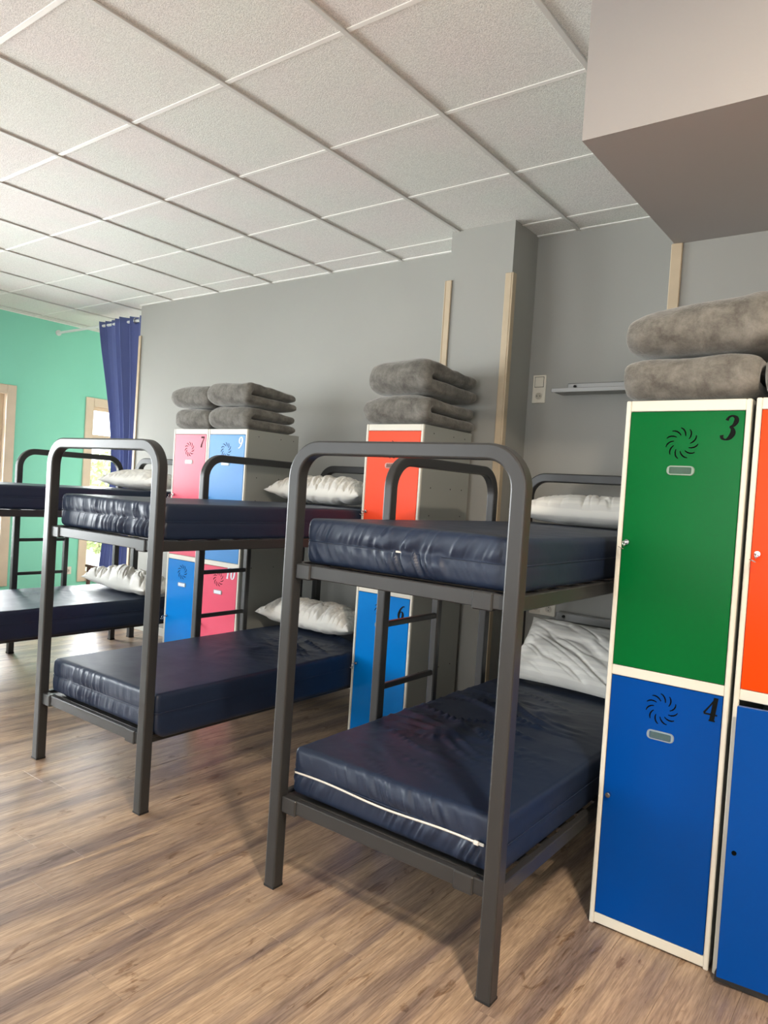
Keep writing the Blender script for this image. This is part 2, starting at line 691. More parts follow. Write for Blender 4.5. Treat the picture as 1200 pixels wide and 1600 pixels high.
# T-bars: long runners along y, cross bars along x
for i in range(-9, 7):
    x = i * G
    MB().box(x - .0105, x + .0105, YF, YA if x < XC else YB, WZ - .005, WZ + .0035, b=.0015).build('ceiling_runner', 'runner_shaded', cl)
cb = MB().box(.0115, G - .0115, -.0105, .0105, WZ - .001, WZ + .0035, b=.0015).mesh('cross_bar', 'grid_white')
mb_far = MB()
nb = 0
for i in range(-10, 7):
    for j in range(-7, 8):
        x0, y = i * G, j * G
        if x0 < XT:
            MB().box(XT, x0 + G - .0115, y - .0105, y + .0105, WZ - .001, WZ + .0035, b=.0015).build('cross_bar', 'grid_white', cl)
            continue
        if y > YB and x0 > XC: continue
        if x0 + G > XR: continue
        if j >= -2 and x0 < 2.5:
            link('cross_bar', cb, cl, (x0, y, 0)); nb += 1
        else:
            mb_far.box(x0 + .0115, x0 + G - .0115, y - .0105, y + .0105, WZ - .001, WZ + .0035)
o = mb_far.build('cross_bars', 'grid_white', cl)
o['kind'] = 'stuff'
# wall angle at the back wall
MB().box(XC, XR, YB - .022, YB, WZ - .002, WZ + .007, b=.001).build('edge_angle', 'grid_white', cl)
MB().box(XT, XT + .022, YF, YA, WZ - .002, WZ + .007, b=.001).build('edge_angle', 'grid_white', cl)

H2 = WZ + .06
struct(MB().box(XC, XR + .1, YB, YB + .2, -.01, H2).build('wall_back', 'grey_paint'), 'matt grey painted wall behind the bunks')
struct(MB().box(-0.675, -0.255, 1.80, YB, -.01, H2).build('wall_column', 'grey_paint'), 'grey pilaster between second locker and niche')
struct(MB().box(0.855, XR, 1.05, YB, -.01, H2).build('wall_right_back', 'grey_paint'), 'grey wall block behind the green locker')
struct(MB().box(0.855, XR, 0.097, 1.05, 2.457, H2).build('soffit', 'soffit_paint'), 'boxed grey soffit above the green locker')


def wall_with_holes(name, axis, pos, th, a0, a1, z1, holes, material, label):
    """wall in the plane axis=pos; spans a0..a1 along the other axis; holes (a, b, z0, z1)"""
    mb = MB()

    def bx(p0, p1, q0, q1):
        if p1 - p0 < 1e-4 or q1 - q0 < 1e-4: return
        if axis == 'x':
            mb.box(pos - th, pos, p0, p1, q0, q1)
        else:
            mb.box(p0, p1, pos - th, pos, q0, q1)
    cur = a0
    for (h0, h1, z0, zz) in sorted(holes):
        bx(cur, h0, -.01, z1)
        bx(h0, h1, -.01, z0)
        bx(h0, h1, zz, z1)
        cur = h1
    bx(cur, a1, -.01, z1)
    return struct(mb.build(name, material), label)


HW = [(0.62, 1.70, 0.24, 2.21), (2.56, 3.64, 0.24, 2.21), (-3.0, -0.3, 0.6, 2.3)]
wall_with_holes('wall_left', 'x', XT, 0.2, YF - .1, YA + .1, H2, HW, 'teal_paint', 'mint green wall with the windows')
wall_with_holes('wall_front', 'y', YF, 0.2, XT, XR, H2, [(-5.4, -1.8, .6, 2.5), (-.3, 2.7, .6, 2.5)], 'cream_paint', 'pale wall behind the camera')
struct(MB().box(XR, XR + .2, YF - .1, 1.05, -.01, H2).build('wall_right', 'cream_paint'), 'pale wall out of view on the right')
struct(MB().box(XT, XC + .2, YA, YA + .2, -.01, H2).build('wall_bay_back', 'cream_paint'), 'pale end wall of the window bay')
struct(MB().box(XC, XC + .2, YB + .2, YA, -.01, H2).build('wall_bay_right', 'cream_paint'), 'pale side wall of the window bay')

# corner guards
for n, (x0, x1, yf, zt) in enumerate([(-.690, -.652, 1.80, 2.705), (-.292, -.250, 1.80, 2.70), (.845, .888, 1.05, 2.457), (-4.257, -4.222, 2.10, 2.715)]):
    mb = MB()
    mb.box(x0, x1, yf - .012, yf - .0005, 0.0, zt, b=.003)
    if n == 1:
        mb.box(x1, x1 + .010, yf - .012, yf + .03, 0, zt, b=.003)
    elif n in (0,):
        mb.box(x0 - .010, x0, yf - .012, yf + .03, 0, zt, b=.003)
    struct(mb.build('trim_%d' % (n + 1), 'guard_wood'), 'pale wood corner guard strip')
for nm, (x0, x1, yw) in {'baseboard_back': (XC + .01, -.70, YB), 'baseboard_niche': (-.24, .84, YB)}.items():
    struct(MB().box(x0, x1, yw - .013, yw, 0, .07, b=.003).build(nm, 'baseboard_white'), 'white skirting board')
struct(MB().box(XT, XT + .013, 1.80, 2.50, 0, .07, b=.003).build('baseboard_left', 'baseboard_white'), 'white skirting board')


# windows in the teal wall
def window(n, y0, y1, z0, z1, label, mull=True):
    r = bpy.data.objects.new('window_%d' % n, None)
    C.objects.link(r)
    r.location = (XT, (y0 + y1) / 2, z0)
    struct(r, label)
    W, Hh = y1 - y0, z1 - z0
    fw = 0.075

    def part(nm, m, *b, be=.004):
        return MB().box(*b, b=be).build(nm, m, r)
    # architrave boards on the room side
    part('architrave', 'window_wood', 0, .022, -W / 2 - .05, -W / 2 + .045, -.05, Hh + .05)
    part('architrave', 'window_wood', 0, .022, W / 2 - .045, W / 2 + .05, -.05, Hh + .05)
    part('architrave', 'window_wood', 0, .0215, -W / 2 + .045, W / 2 - .045, Hh - .045, Hh + .0495)
    part('sill', 'window_wood', 0, .05, -W / 2 + .045, W / 2 - .045, -.05, .01)
    # sash
    sx0, sx1 = -.11, -.06
    ins = .04
    ya, yb, za, zb = -W / 2 + ins, W / 2 - ins, .012, Hh - ins
    part('jamb', 'window_wood', -.2, -.0005, -W / 2, ya, 0, Hh)
    part('jamb', 'window_wood', -.2, -.0005, yb, W / 2, 0, Hh)
    part('jamb', 'window_wood', -.2, -.0005, ya, yb, zb, Hh)
    tr = zb - .36
    mid = 0.0
    for (a, b) in ((ya, mid), (mid, yb)):
        for (c, d) in ((za, tr), (tr, zb)):
            mb = MB()
            s_ = .045
            mb.box(sx0, sx1, a, a + s_, c, d, b=.003)
            mb.box(sx0, sx1, b - s_, b, c, d, b=.003)
            mb.box(sx0, sx1, a + s_, b - s_, c, c + s_, b=.003)
            mb.box(sx0, sx1, a + s_, b - s_, d - s_, d, b=.003)
            sash = mb.build('sash', 'window_wood', r)
            MB().box(-.088, -.082, a + s_ - .005, b - s_ + .005, c + s_ - .005, d - s_ + .005).build('pane', 'window_glass', sash)
    mb = MB()
    mb.box(sx1, sx1 + .012, -.012, .012, Hh * .42, Hh * .42 + .11, b=.004)
    mb.cyl((sx1 + .012, 0, Hh * .46), (sx1 + .045, 0, Hh * .46), .008)
    mb.box(sx1 + .04, sx1 + .055, -.01, .01, Hh * .36, Hh * .47, b=.004)
    mb.build('handle', 'rod_white', r)
    return r


window(1, 0.66, 1.70, 0.24, 2.205, 'wood-framed window at the left edge of the mint wall')
window(2, 2.57, 3.64, 0.24, 2.205, 'wood-framed window partly behind the blue curtain')
for k, (a, b, c, d, ax) in enumerate([(-3.0, -.3, .6, 2.3, 'x'), (-5.4, -1.8, .6, 2.5, 'y'), (-.3, 2.7, .6, 2.5, 'y')]):
    mb = MB()
    pts = [a, (a + b) / 2, b]
    for i in range(3):
        e0, e1 = pts[i] - .03, pts[i] + .03
        if i == 0: e0, e1 = a, a + .06
        if i == 2: e0, e1 = b - .06, b
        if ax == 'x': mb.box(XT - .12, XT - .06, e0, e1, c, d)
        else: mb.box(e0, e1, YF - .12, YF - .06, c, d)
    for z in (c, d - .06):
        if ax == 'x': mb.box(XT - .12, XT - .06, a, b, z, z + .06)
        else: mb.box(a, b, YF - .12, YF - .06, z, z + .06)
    o = struct(mb.build('window_%d' % (k + 3), 'window_wood'), 'window out of view behind the camera')
    g = MB()
    if ax == 'x': g.box(XT - .093, XT - .087, a + .05, b - .05, c + .05, d - .05)
    else: g.box(a + .05, b - .05, YF - .093, YF - .087, c + .05, d - .05)
    g.build('pane', 'window_glass', o)

# outside
struct(MB().box(-30, XT - .2, -14, 16, -.6, -.3).build('ground', 'outside_ground'), 'pale ground outside the windows')


def shrub(x, y, h, r, seed, label):
    rg = np.random.RandomState(seed)
    root = empty('shrub', label, 'shrub', (x, y, -.3), group='shrubs outside the windows')
    mb = MB()
    for i in range(5):
        a = rg.rand() * 6.28
        mb.cyl((0, 0, 0), (math.cos(a) * r * .4, math.sin(a) * r * .4, h * .6), .03, 6, .012)
    mb.build('stem', 'bark', root)
    v, f = [], []
    n = 2600
    d = rg.normal(size=(n, 3)); d /= np.linalg.norm(d, axis=1)[:, None]
    rad = (.55 + .45 * rg.rand(n) ** .4)
    c = d * rad[:, None] * [r, r, h * .42] + [0, 0, h * .58]
    for i in range(n):
        a = rg.normal(size=3); a /= np.linalg.norm(a)
        b = np.cross(a, rg.normal(size=3)); b /= np.linalg.norm(b)
        L_, W_ = .09, .035
        k = len(v)
        v += [tuple(c[i] - a * L_), tuple(c[i] + b * W_), tuple(c[i] + a * L_), tuple(c[i] - b * W_)]
        f.append((k, k + 1, k + 2, k + 3))
    me = bpy.data.meshes.new('foliage')
    me.from_pydata(v, [], f)
    me.materials.append(MATS['leaf_green'])
    o = link('foliage', me, root)
    o['kind'] = 'stuff'


shrub(-9.6, 5.3, 2.1, 1.1, 1, 'sunlit green shrub seen through the window beside the curtain')
shrub(-9.0, 2.0, 2.0, 1.0, 2, 'sunlit green shrub outside the window at the left edge')

# ------------------------------------------------------------------ ceiling lamp (lights the bunks, behind the camera)


def downlight(x, y, label):
    r = empty('downlight', label, 'lamp', (x, y, WZ - .001), group='recessed downlights')
    mb = MB()
    mb.torus((0, 0, -.004), (0, 0, 1), .15, .012, 32, 8)
    mb.build('rim', 'lamp_housing', r)
    MB().cyl((0, 0, -.008), (0, 0, -.001), .14, 32).build('diffuser', 'lamp_glow', r)


downlight(2.3, -1.4, 'round warm ceiling lamp behind the camera')

# ------------------------------------------------------------------ bunk beds
TW = 0.048


def rr_prof(w, h, r, n=3):
    """rounded rectangle profile"""
    out = []
    for cx, cy, a0 in ((w / 2 - r, h / 2 - r, 0), (-w / 2 + r, h / 2 - r, 90), (-w / 2 + r, -h / 2 + r, 180), (w / 2 - r, -h / 2 + r, 270)):
        for i in range(n + 1):
            a = math.radians(a0 + 90 * i / n)
            out.append((cx + r * math.cos(a), cy + r * math.sin(a)))
    return out


def hoop_pts(a0, a1, h, R, f, z0=0.0):
    """inverted U through centre lines a0 / a1, top height h; f maps (a, z) to a point"""
    pts = [f(a0, z0), f(a0, h - R)]
    n = 10
    for i in range(1, n):
        t = PI / 2 * i / n
        pts.append(f(a0 + R - R * math.cos(t), h - R + R * math.sin(t)))
    pts += [f(a0 + R, h), f(a1 - R, h)]
    for i in range(1, n):
        t = PI / 2 * i / n
        pts.append(f(a1 - R + R * math.sin(t), h - R + R * math.cos(t)))
    pts += [f(a1, h - R), f(a1, z0)]
    return pts


def bunk(x0, W, yf, yh, hy0, hy1, lad, label, group, inset=0.0):
    """x0 left outer edge, W width, yf foot outer face, yh head outer face, hoop outer y0..y1 on the left side"""
    r = empty('bunk_bed', label, 'bunk bed', (x0, yf, 0), group)
    L = yh - yf
    HT = 1.57
    c = TW / 2
    fm = 'frame_metal'
    prof = rr_prof(TW, TW, .0065, 2)
    for nm, y in (('foot_frame', c), ('head_frame', L - c)):
        mb = MB()
        mb.sweep(hoop_pts(c, W - c, HT - c, .105, lambda a, z: (a, y, z), .006), (0, 1, 0), prof)
        o = mb.build(nm, fm, r)
        autosmooth(o.data, 18)
        for x in (c, W - c):
            MB().box(x - c - .0004, x + c + .0004, y - c - .0004, y + c + .0004, 0, .010, b=.002).build('foot_cap', 'frame_cap', o)
    # side hoop, forming ladder stile and guard rail
    mb = MB()
    hw = .044
    mb.sweep(hoop_pts(hy0 - yf + hw / 2, hy1 - yf - hw / 2, HT - .022, .12, lambda a, z: (-.0225 + .045, a, z), .006), (1, 0, 0), rr_prof(hw, .040, .006, 2))
    o = mb.build('guard_hoop', fm, r)
    autosmooth(o.data, 18)
    for a in (hy0 - yf + hw / 2, hy1 - yf - hw / 2):
        MB().box(.001, .044, a - hw / 2 - .001, a + hw / 2 + .001, 0, .012, b=.002).build('foot_cap', 'frame_cap', o)
    # second stile and rungs
    a = lad - yf
    mb = MB()
    mb.box(.004, .040, a - .018, a + .018, .30, 1.12, b=.005)
    mb.build('ladder_stile', fm, r)
    for z in (.868, .608):
        MB().box(.011, .033, hy0 - yf + hw - .004, a - .0175, z - .012, z + .012, b=.004).build('rung', fm, r)
    for z0, z1 in ((1.100, 1.147), (.281, .330)):
        # cross rails at foot and head
        for y in (.020, L - .044):
            MB().box(TW - .002, W - TW + .002, y, y + .024, z0, z1 - .002, b=.003).build('end_rail', fm, r)
        ins = inset if z0 < .5 else 0
        for x in (.006, W - .030 - ins):
            MB().box(x, x + .024, TW - .002, L - TW + .002, z0 + .002, z1 - .001, b=.003).build('side_rail', fm, r)
        # end brackets wrapped on the foot rail
        for xb in (TW, W - TW - .105):
            mb = MB()
            mb.box(xb, xb + .066, .0135, .0480, z0 - .007, z1 - .0005, b=.004)
            mb.build('bracket', fm, r)
        # slats
        mb = MB()
        n = 12
        for i in range(n):
            y = .09 + (L - .18) * i / (n - 1)
            mb.box(.030, W - .030, y - .03, y + .03, z1 - .024, z1 - .010, b=.002)
        mb.build('slat_base', fm, r)
    return r


BX1, BF1, BH1 = -.057, -.086, 1.775
BX2, BF2, BH2 = -1.702, -.078, 1.920
BX3, BF3, BH3 = -3.822, -.080, 1.885
GB = 'grey metal bunk beds standing in a row'
bunk(BX1, .902, BF1, BH1, .462, 1.366, .895, 'grey metal bunk bed nearest the camera, beside the green locker', GB)
bunk(BX2, .892, BF2, BH2, .842, 1.738, 1.235, 'grey metal bunk bed in the middle, between the two rear locker groups', GB, inset=.030)
bunk(BX3, .902, BF3, BH3, .800, 1.700, 1.225, 'grey metal bunk bed farthest left, in front of the blue curtain', GB, inset=.030)


# ------------------------------------------------------------------ mattresses
def lattice_box(xs, ys, zs):
    """surface lattice of a box: returns idx triples and quads, welded"""
    nx, ny, nz = len(xs) - 1, len(ys) - 1, len(zs) - 1
    ids, trip, quads = {}, [], []

    def vid(i, j, k):
        key = (i, j, k)
        if key not in ids:
            ids[key] = len(trip)
            trip.append(key)
        return ids[key]
    for i in range(nx):
        for j in range(ny):
            quads.append((vid(i, j, nz), vid(i + 1, j, nz), vid(i + 1, j + 1, nz), vid(i, j + 1, nz)))
            quads.append((vid(i, j, 0), vid(i, j + 1, 0), vid(i + 1, j + 1, 0), vid(i + 1, j, 0)))
    for i in range(nx):
        for k in range(nz):
            quads.append((vid(i, 0, k), vid(i + 1, 0, k), vid(i + 1, 0, k + 1), vid(i, 0, k + 1)))
            quads.append((vid(i, ny, k), vid(i, ny, k + 1), vid(i + 1, ny, k + 1), vid(i + 1, ny, k)))
    for j in range(ny):
        for k in range(nz):
            quads.append((vid(0, j, k), vid(0, j, k + 1), vid(0, j + 1, k + 1), vid(0, j + 1, k)))
            quads.append((vid(nx, j, k), vid(nx, j + 1, k), vid(nx, j + 1, k + 1), vid(nx, j, k + 1)))
    t = np.array(trip)
    return np.c_[np.asarray(xs)[t[:, 0]], np.asarray(ys)[t[:, 1]], np.asarray(zs)[t[:, 2]]], quads


def mattress(x0, x1, y0, y1, z0, z1, seed, label, group, pleat=.006, topw=0.0, topc=(.35, .6), zipper=None, lean=.35, patch=None, over=0.0):
    W, L, Hh = x1 - x0, y1 - y0, z1 - z0
    xs = np.linspace(0, W, 210)
    ys = np.r_[np.linspace(0, .10, 8), np.linspace(.10, L - .05, 110)[1:], np.linspace(L - .05, L, 5)[1:]]
    zs = np.linspace(0, Hh, 19)
    P, Q = lattice_box(xs, ys, zs)
    R = .016
    lo, hi = np.array([R, R, R]), np.array([W - R, L - R, Hh - R])
    inner = np.clip(P, lo, hi)
    d = P - inner
    n = np.linalg.norm(d, axis=1)
    # superellipse-ish rounding
    dn = d / np.maximum(n, 1e-9)[:, None]
    # points on faces lie at distance R from inner along one axis; on edges further
    P2 = inner + dn * R
    on = n > 1e-9
    P = np.where(on[:, None], P2, P)
    N = np.where(on[:, None], dn, 0)
    x, y, z = P[:, 0], P[:, 1], P[:, 2]
    disp = np.zeros(len(P))
    endw = np.clip(-N[:, 1], 0, 1)
    sidew = np.abs(N[:, 0])
    topwt = np.clip(N[:, 2], 0, 1)
    half = np.where(z > Hh * .5, 1.0, -1.0)
    # gathered pleats on the end face
    xx = x + lean * (z - Hh / 2) * half + .01 * vnoise(x * 6, z * 9, seed)
    amp = vnoise(x * 5.0 + .4 * half, z * 4, seed + 3) ** 1.2
    r1 = 1 - 2 * np.abs(vnoise(xx * 38, z * 3 + 5 * half, seed + 5) - .5)
    r2 = 1 - 2 * np.abs(vnoise(xx * 66, z * 3, seed + 8) - .5)
    pl = .9 * r1 ** 2 + .4 * r2 ** 2
    if patch is not None:
        amp = amp * np.exp(-((x / W - patch[0]) / patch[1]) ** 2) * 1.5 + .12
    zz = z / Hh
    fall = np.clip(1 - np.abs(np.abs(zz - .5) - .20) / .30, 0, 1) ** .7
    disp += endw * pleat * (pl * amp * fall * 3.0 - .35)
    disp += sidew * .003 * (fbm(y * 4, z * 10, seed + 2, 3) - .5) * 2
    # bulge and centre seam
    seam = np.exp(-((zz - .5) / .055) ** 2)
    disp += (endw + sidew) * (-.0030 * seam + .003 * (1 - (2 * np.abs(zz - .5)) ** 2 - .5))
    # piping along the upper rim
    # long wrinkles on the top
    if topw > 0:
        u, v = x / W, y / L
        env = np.exp(-(((u - topc[0]) / .34) ** 2 + ((v - topc[1]) / .30) ** 2))
        a = np.arctan2(v - topc[1] - .45, u - topc[0] + .25)
        q = x * .9 + y * .55
        s1 = vnoise((x * .40 + y * 1.0) * 15 + 1.5 * vnoise(x * 4, y * 4, seed + 1), (x - y * .2) * 2.2, seed + 11)
        s2 = vnoise((-x * .35 + y) * 19 + 2 * vnoise(x * 3, y * 3, seed + 6), (x + y * .2) * 2.6, seed + 13)
        ridge = np.exp(-((s1 - .5) / .07) ** 2) + .6 * np.exp(-((s2 - .5) / .07) ** 2)
        disp += topwt * topw * ridge * env
    disp += topwt * .004 * (fbm(x * 3, y * 3, seed + 21, 2) - .5)
    P = P + N * disp[:, None]
    P[:, 1] = np.maximum(P[:, 1], np.where((x < W - .060), -.018, 0.0))
    P[:, 0] = np.clip(P[:, 0], -.006, None)
    P[:, 2] = np.clip(P[:, 2], .0005, None)
    if over > 0:
        wgt = np.clip((P[:, 0] - (W - .024)) / .010, 0, 1) * np.clip((P[:, 1]) / .05, 0, 1)
        P[:, 2] -= wgt * .030 * np.clip(1 - P[:, 2] / Hh, 0, 1)
    me = bpy.data.meshes.new('mattress')
    P = P - [W / 2, 0, 0]
    me.from_pydata(P.tolist(), [], Q)
    me.polygons.foreach_set('use_smooth', [True] * len(me.polygons))
    me.materials.append(MATS['navy_vinyl'])
    r = link('mattress', me, None, (x0 + W / 2, y0, z0))
    tag(r, label, 'mattress', group)
    # seam piping round the middle
    zc = Hh * .5
    pts = []
    for cx, cy, a0 in ((W / 2 - R, R, -90), (W / 2 - R, L - R, 0), (-W / 2 + R, L - R, 90), (-W / 2 + R, R, 180)):
        for i in range(5):
            a = math.radians(a0 + 90 * i / 4)
            pts.append((cx + (R + .0005) * math.cos(a), cy + (R + .0005) * math.sin(a), zc))
    mb = MB()
    mb.sweep(pts, (0, 0, 1), [(.0022 * math.cos(2 * PI * i / 6), .0022 * math.sin(2 * PI * i / 6)) for i in range(6)], closed=True)
    mb.build('piping', 'navy_vinyl', r)
    if zipper == 'long':
        pts = []
        for i in range(41):
            t = i / 40
            X = -W / 2 + .015 + (W - .085) * t
            pts.append((X, -.0035 - .003 * math.sin(t * PI), zc - .004 + .004 * math.sin(t * 9)))
        mb = MB()
        mb.sweep(pts, (0, 0, 1), [(-.002, -.003), (.002, -.003), (.002, .003), (-.002, .003)])
        zp = mb.build('zipper', 'zip_white', r)
        mb = MB()
        x_ = W / 2 - .078
        mb.box(x_ - .004, x_ + .014, -.014, -.005, zc - .006, zc + .006, b=.002)
        mb.box(x_ + .014, x_ + .030, -.011, -.007, zc - .004, zc + .005, b=.0015)
        mb.build('zip_pull', 'zip_white', zp)
    elif zipper == 'tab':
        MB().box(-.02, .012, -.009, -.001, zc - .003, zc + .003, b=.001).build('zip_pull', 'zip_white', r)
    return r


GM = 'navy vinyl mattresses on the bunks'


def pair(x0, yf, yh, seed, who, **k):
    ov = k.get('over', 0)
    up = mattress(x0 + .056, x0 + .875, yf + .055, yh - .052, 1.148, 1.304, seed, 'navy vinyl mattress on the upper bunk of ' + who, GM, **k.get('up', {}))
    lo = mattress(x0 + .056, x0 + .875 + ov, yf + .055, yh - .052, .3325, .497, seed + 50, 'navy vinyl mattress on the lower bunk of ' + who, GM, over=ov, **k.get('lo', {}))
    return up, lo


pair(BX1, BF1, BH1, 1, 'the bed nearest the camera',
     up=dict(pleat=.0085, zipper='tab', lean=-.50, patch=(.50, .36)),
     lo=dict(pleat=.009, topw=.017, topc=(.34, .45), zipper='long', lean=.5))
pair(BX2, BF2, BH2, 2, 'the middle bed', over=.014,
     up=dict(pleat=.009, lean=.35), lo=dict(pleat=.005, topw=.015, topc=(.62, .80), lean=.2, patch=(.35, .22)))
pair(BX3, BF3, BH3, 3, 'the farthest left bed', over=.022,
     up=dict(pleat=.006), lo=dict(pleat=.006, topw=.003, topc=(.3, .6)))


# ------------------------------------------------------------------ pillows
def pillow(loc, rot, W, D, T, seed, label, group, wr=.010, wdir=(1, .25), wf=26):
    nu, nv = 230, 80
    u = np.linspace(-1, 1, nu)
    v = np.linspace(-1, 1, nv)
    U, V = np.meshgrid(u, v, indexing='ij')
    pin = 1 - .10 * (1 - np.abs(V) ** 2.0) * np.abs(U) ** 3           # edges drawn in between the corners
    pin2 = 1 - .10 * (1 - np.abs(U) ** 2.2) * np.abs(V) ** 3
    X = U * W / 2 * pin
    Y = V * D / 2 * pin2
    prof = (np.clip(1 - np.abs(U) ** 3.0, 0, 1) ** .50) * (np.clip(1 - np.abs(V) ** 2.2, 0, 1) ** .55)
    edge = np.clip(1 - np.maximum(np.abs(U), np.abs(V)), 0, 1)
    q = (wdir[0] * X + wdir[1] * Y)
    wn = (vnoise(q * wf + 1.6 * vnoise(X * 5, Y * 5, seed), (Y - X * .3) * 5, seed + 2) - .5)
    wrk = 1 - np.exp(-(wn / .10) ** 2) * 1.1 + .6 * wn
    wrk = wrk - .5 * np.exp(-((vnoise(q * wf * 2.1 + 3, (Y - X * .2) * 9, seed + 31) - .5) / .09) ** 2)
    wrk2 = vnoise(q * wf * 2.2, Y * 6, seed + 4)
    Zt = T * .60 * prof + (wr * (wrk + .4 * wrk2 - .5)) * np.clip(edge * 7, 0, 1)
    Zb = -T * .40 * prof - (wr * .6 * (vnoise(q * wf, Y * 5, seed + 9) - .5)) * np.clip(edge * 7, 0, 1)
    vt = np.c_[X.ravel(), Y.ravel(), Zt.ravel()]
    vb = np.c_[X.ravel(), Y.ravel(), Zb.ravel()]
    idx = lambda i, j: i * nv + j
    n = nu * nv
    F = []
    rim = lambda i, j: i in (0, nu - 1) or j in (0, nv - 1)
    bi = lambda i, j: idx(i, j) if rim(i, j) else n + idx(i, j)
    for i in range(nu - 1):
        for j in range(nv - 1):
            F.append((idx(i, j), idx(i + 1, j), idx(i + 1, j + 1), idx(i, j + 1)))
            F.append((bi(i, j), bi(i, j + 1), bi(i + 1, j + 1), bi(i + 1, j)))
    me = bpy.data.meshes.new('pillow')
    me.from_pydata(np.r_[vt, vb].tolist(), [], F)
    me.polygons.foreach_set('use_smooth', [True] * len(me.polygons))
    me.materials.append(MATS['striped_white_cotton'])
    o = link('pillow', me, None, loc)
    o.rotation_euler = rot
    tag(o, label, 'pillow', group)
    return o


GP = 'white striped pillows at the heads of the bunks'
R_ = math.radians
pillow((.43, 1.535, 1.368), (0, 0, R_(2)), .76, .34, .150, 11, 'white striped pillow on the upper bunk nearest the camera', GP, wr=.006, wf=14)
pillow((.415, 1.56, .655), (R_(44), 0, R_(-4)), .74, .40, .16, 12, 'white pillow propped up on the lower bunk nearest the camera', GP, wr=.012, wdir=(.5, 1), wf=15)
pillow((-1.345, 1.540, 1.378), (0, 0, 0), .80, .28, .155, 13, 'white pillow on the upper bunk of the middle bed', GP, wr=.024, wf=30)
pillow((-1.345, 1.535, .580), (0, 0, 0), .80, .30, .165, 14, 'white pillow on the lower bunk of the middle bed', GP, wr=.024, wdir=(1, -.2), wf=34)
pillow((-3.22, 1.49, 1.368), (0, 0, 0), .76, .30, .135, 15, 'white striped pillow on the upper bunk in front of the curtain', GP, wr=.018, wdir=(1, -.5), wf=24)
pillow((-3.27, 1.47, .572), (0, 0, R_(-2)), .90, .32, .17, 16, 'white crumpled pillow on the lower bunk in front of the curtain', GP, wr=.030, wdir=(.8, .8), wf=12)


# ------------------------------------------------------------------ lockers
def bez(pts, n=10):
    """Catmull-Rom through (x, z, w) points"""
    out = []
    p = [pts[0]] + list(pts) + [pts[-1]]
    for i in range(1, len(p) - 2):
        for k in range(n):
            t = k / n
            out.append(tuple(.5 * ((2 * p[i][a]) + (-p[i - 1][a] + p[i + 1][a]) * t + (2 * p[i - 1][a] - 5 * p[i][a] + 4 * p[i + 1][a] - p[i + 2][a]) * t * t + (-p[i - 1][a] + 3 * p[i][a] - 3 * p[i + 1][a] + p[i + 2][a]) * t ** 3) for a in range(3)))
    out.append(tuple(pts[-1]))
    return out


# strokes in a unit box (x to the right, z up, w = stroke width), old-style italic numerals
GLY = {
    '3': [[(.22, .80, .12), (.34, .94, .08), (.55, .98, .07), (.78, .90, .14), (.84, .76, .17), (.72, .60, .12), (.48, .53, .05)],
          [(.48, .53, .05), (.68, .46, .12), (.76, .28, .19), (.62, .10, .15), (.38, .02, .06), (.14, .08, .10), (.08, .20, .14)]],
    '4': [[(.66, .98, .05), (.36, .62, .06), (.06, .30, .07)], [(.06, .28, .06), (.50, .28, .06), (.95, .28, .06)],
          [(.66, .98, .16), (.66, .5, .17), (.66, .04, .17)], [(.46, .03, .05), (.66, .03, .06), (.88, .03, .05)]],
    '5': [[(.36, .96, .09), (.60, .93, .11), (.88, .97, .07)], [(.38, .96, .06), (.30, .58, .06)],
          [(.30, .57, .05), (.55, .62, .10), (.76, .44, .18), (.70, .16, .17), (.42, .02, .07), (.14, .08, .10), (.10, .20, .13)]],
    '6': [[(.88, .94, .06), (.62, .92, .08), (.34, .70, .13), (.20, .36, .18), (.30, .10, .14), (.52, .02, .06), (.74, .12, .14), (.80, .34, .17), (.66, .52, .11), (.48, .55, .05), (.30, .42, .06)]],
    '7': [[(.16, .94, .16), (.50, .93, .15), (.90, .95, .14)], [(.90, .93, .07), (.62, .55, .10), (.46, .25, .15), (.44, .03, .17)]],
    '9': [[(.14, .06, .06), (.40, .08, .08), (.66, .30, .13), (.80, .64, .18), (.70, .90, .14), (.48, .98, .06), (.26, .88, .14), (.20, .66, .17), (.34, .48, .11), (.52, .45, .05), (.70, .58, .06)]],
    '1': [[(.30, .84, .06), (.52, .96, .10)], [(.54, .98, .15), (.50, .5, .15), (.46, .04, .15)], [(.28, .03, .05), (.46, .03, .05), (.66, .03, .05)]],
    '0': [[(.50, .98, .06), (.26, .84, .14), (.16, .50, .17), (.26, .14, .14), (.50, .02, .06), (.74, .16, .14), (.84, .50, .17), (.74, .86, .14), (.50, .98, .06)]],
}


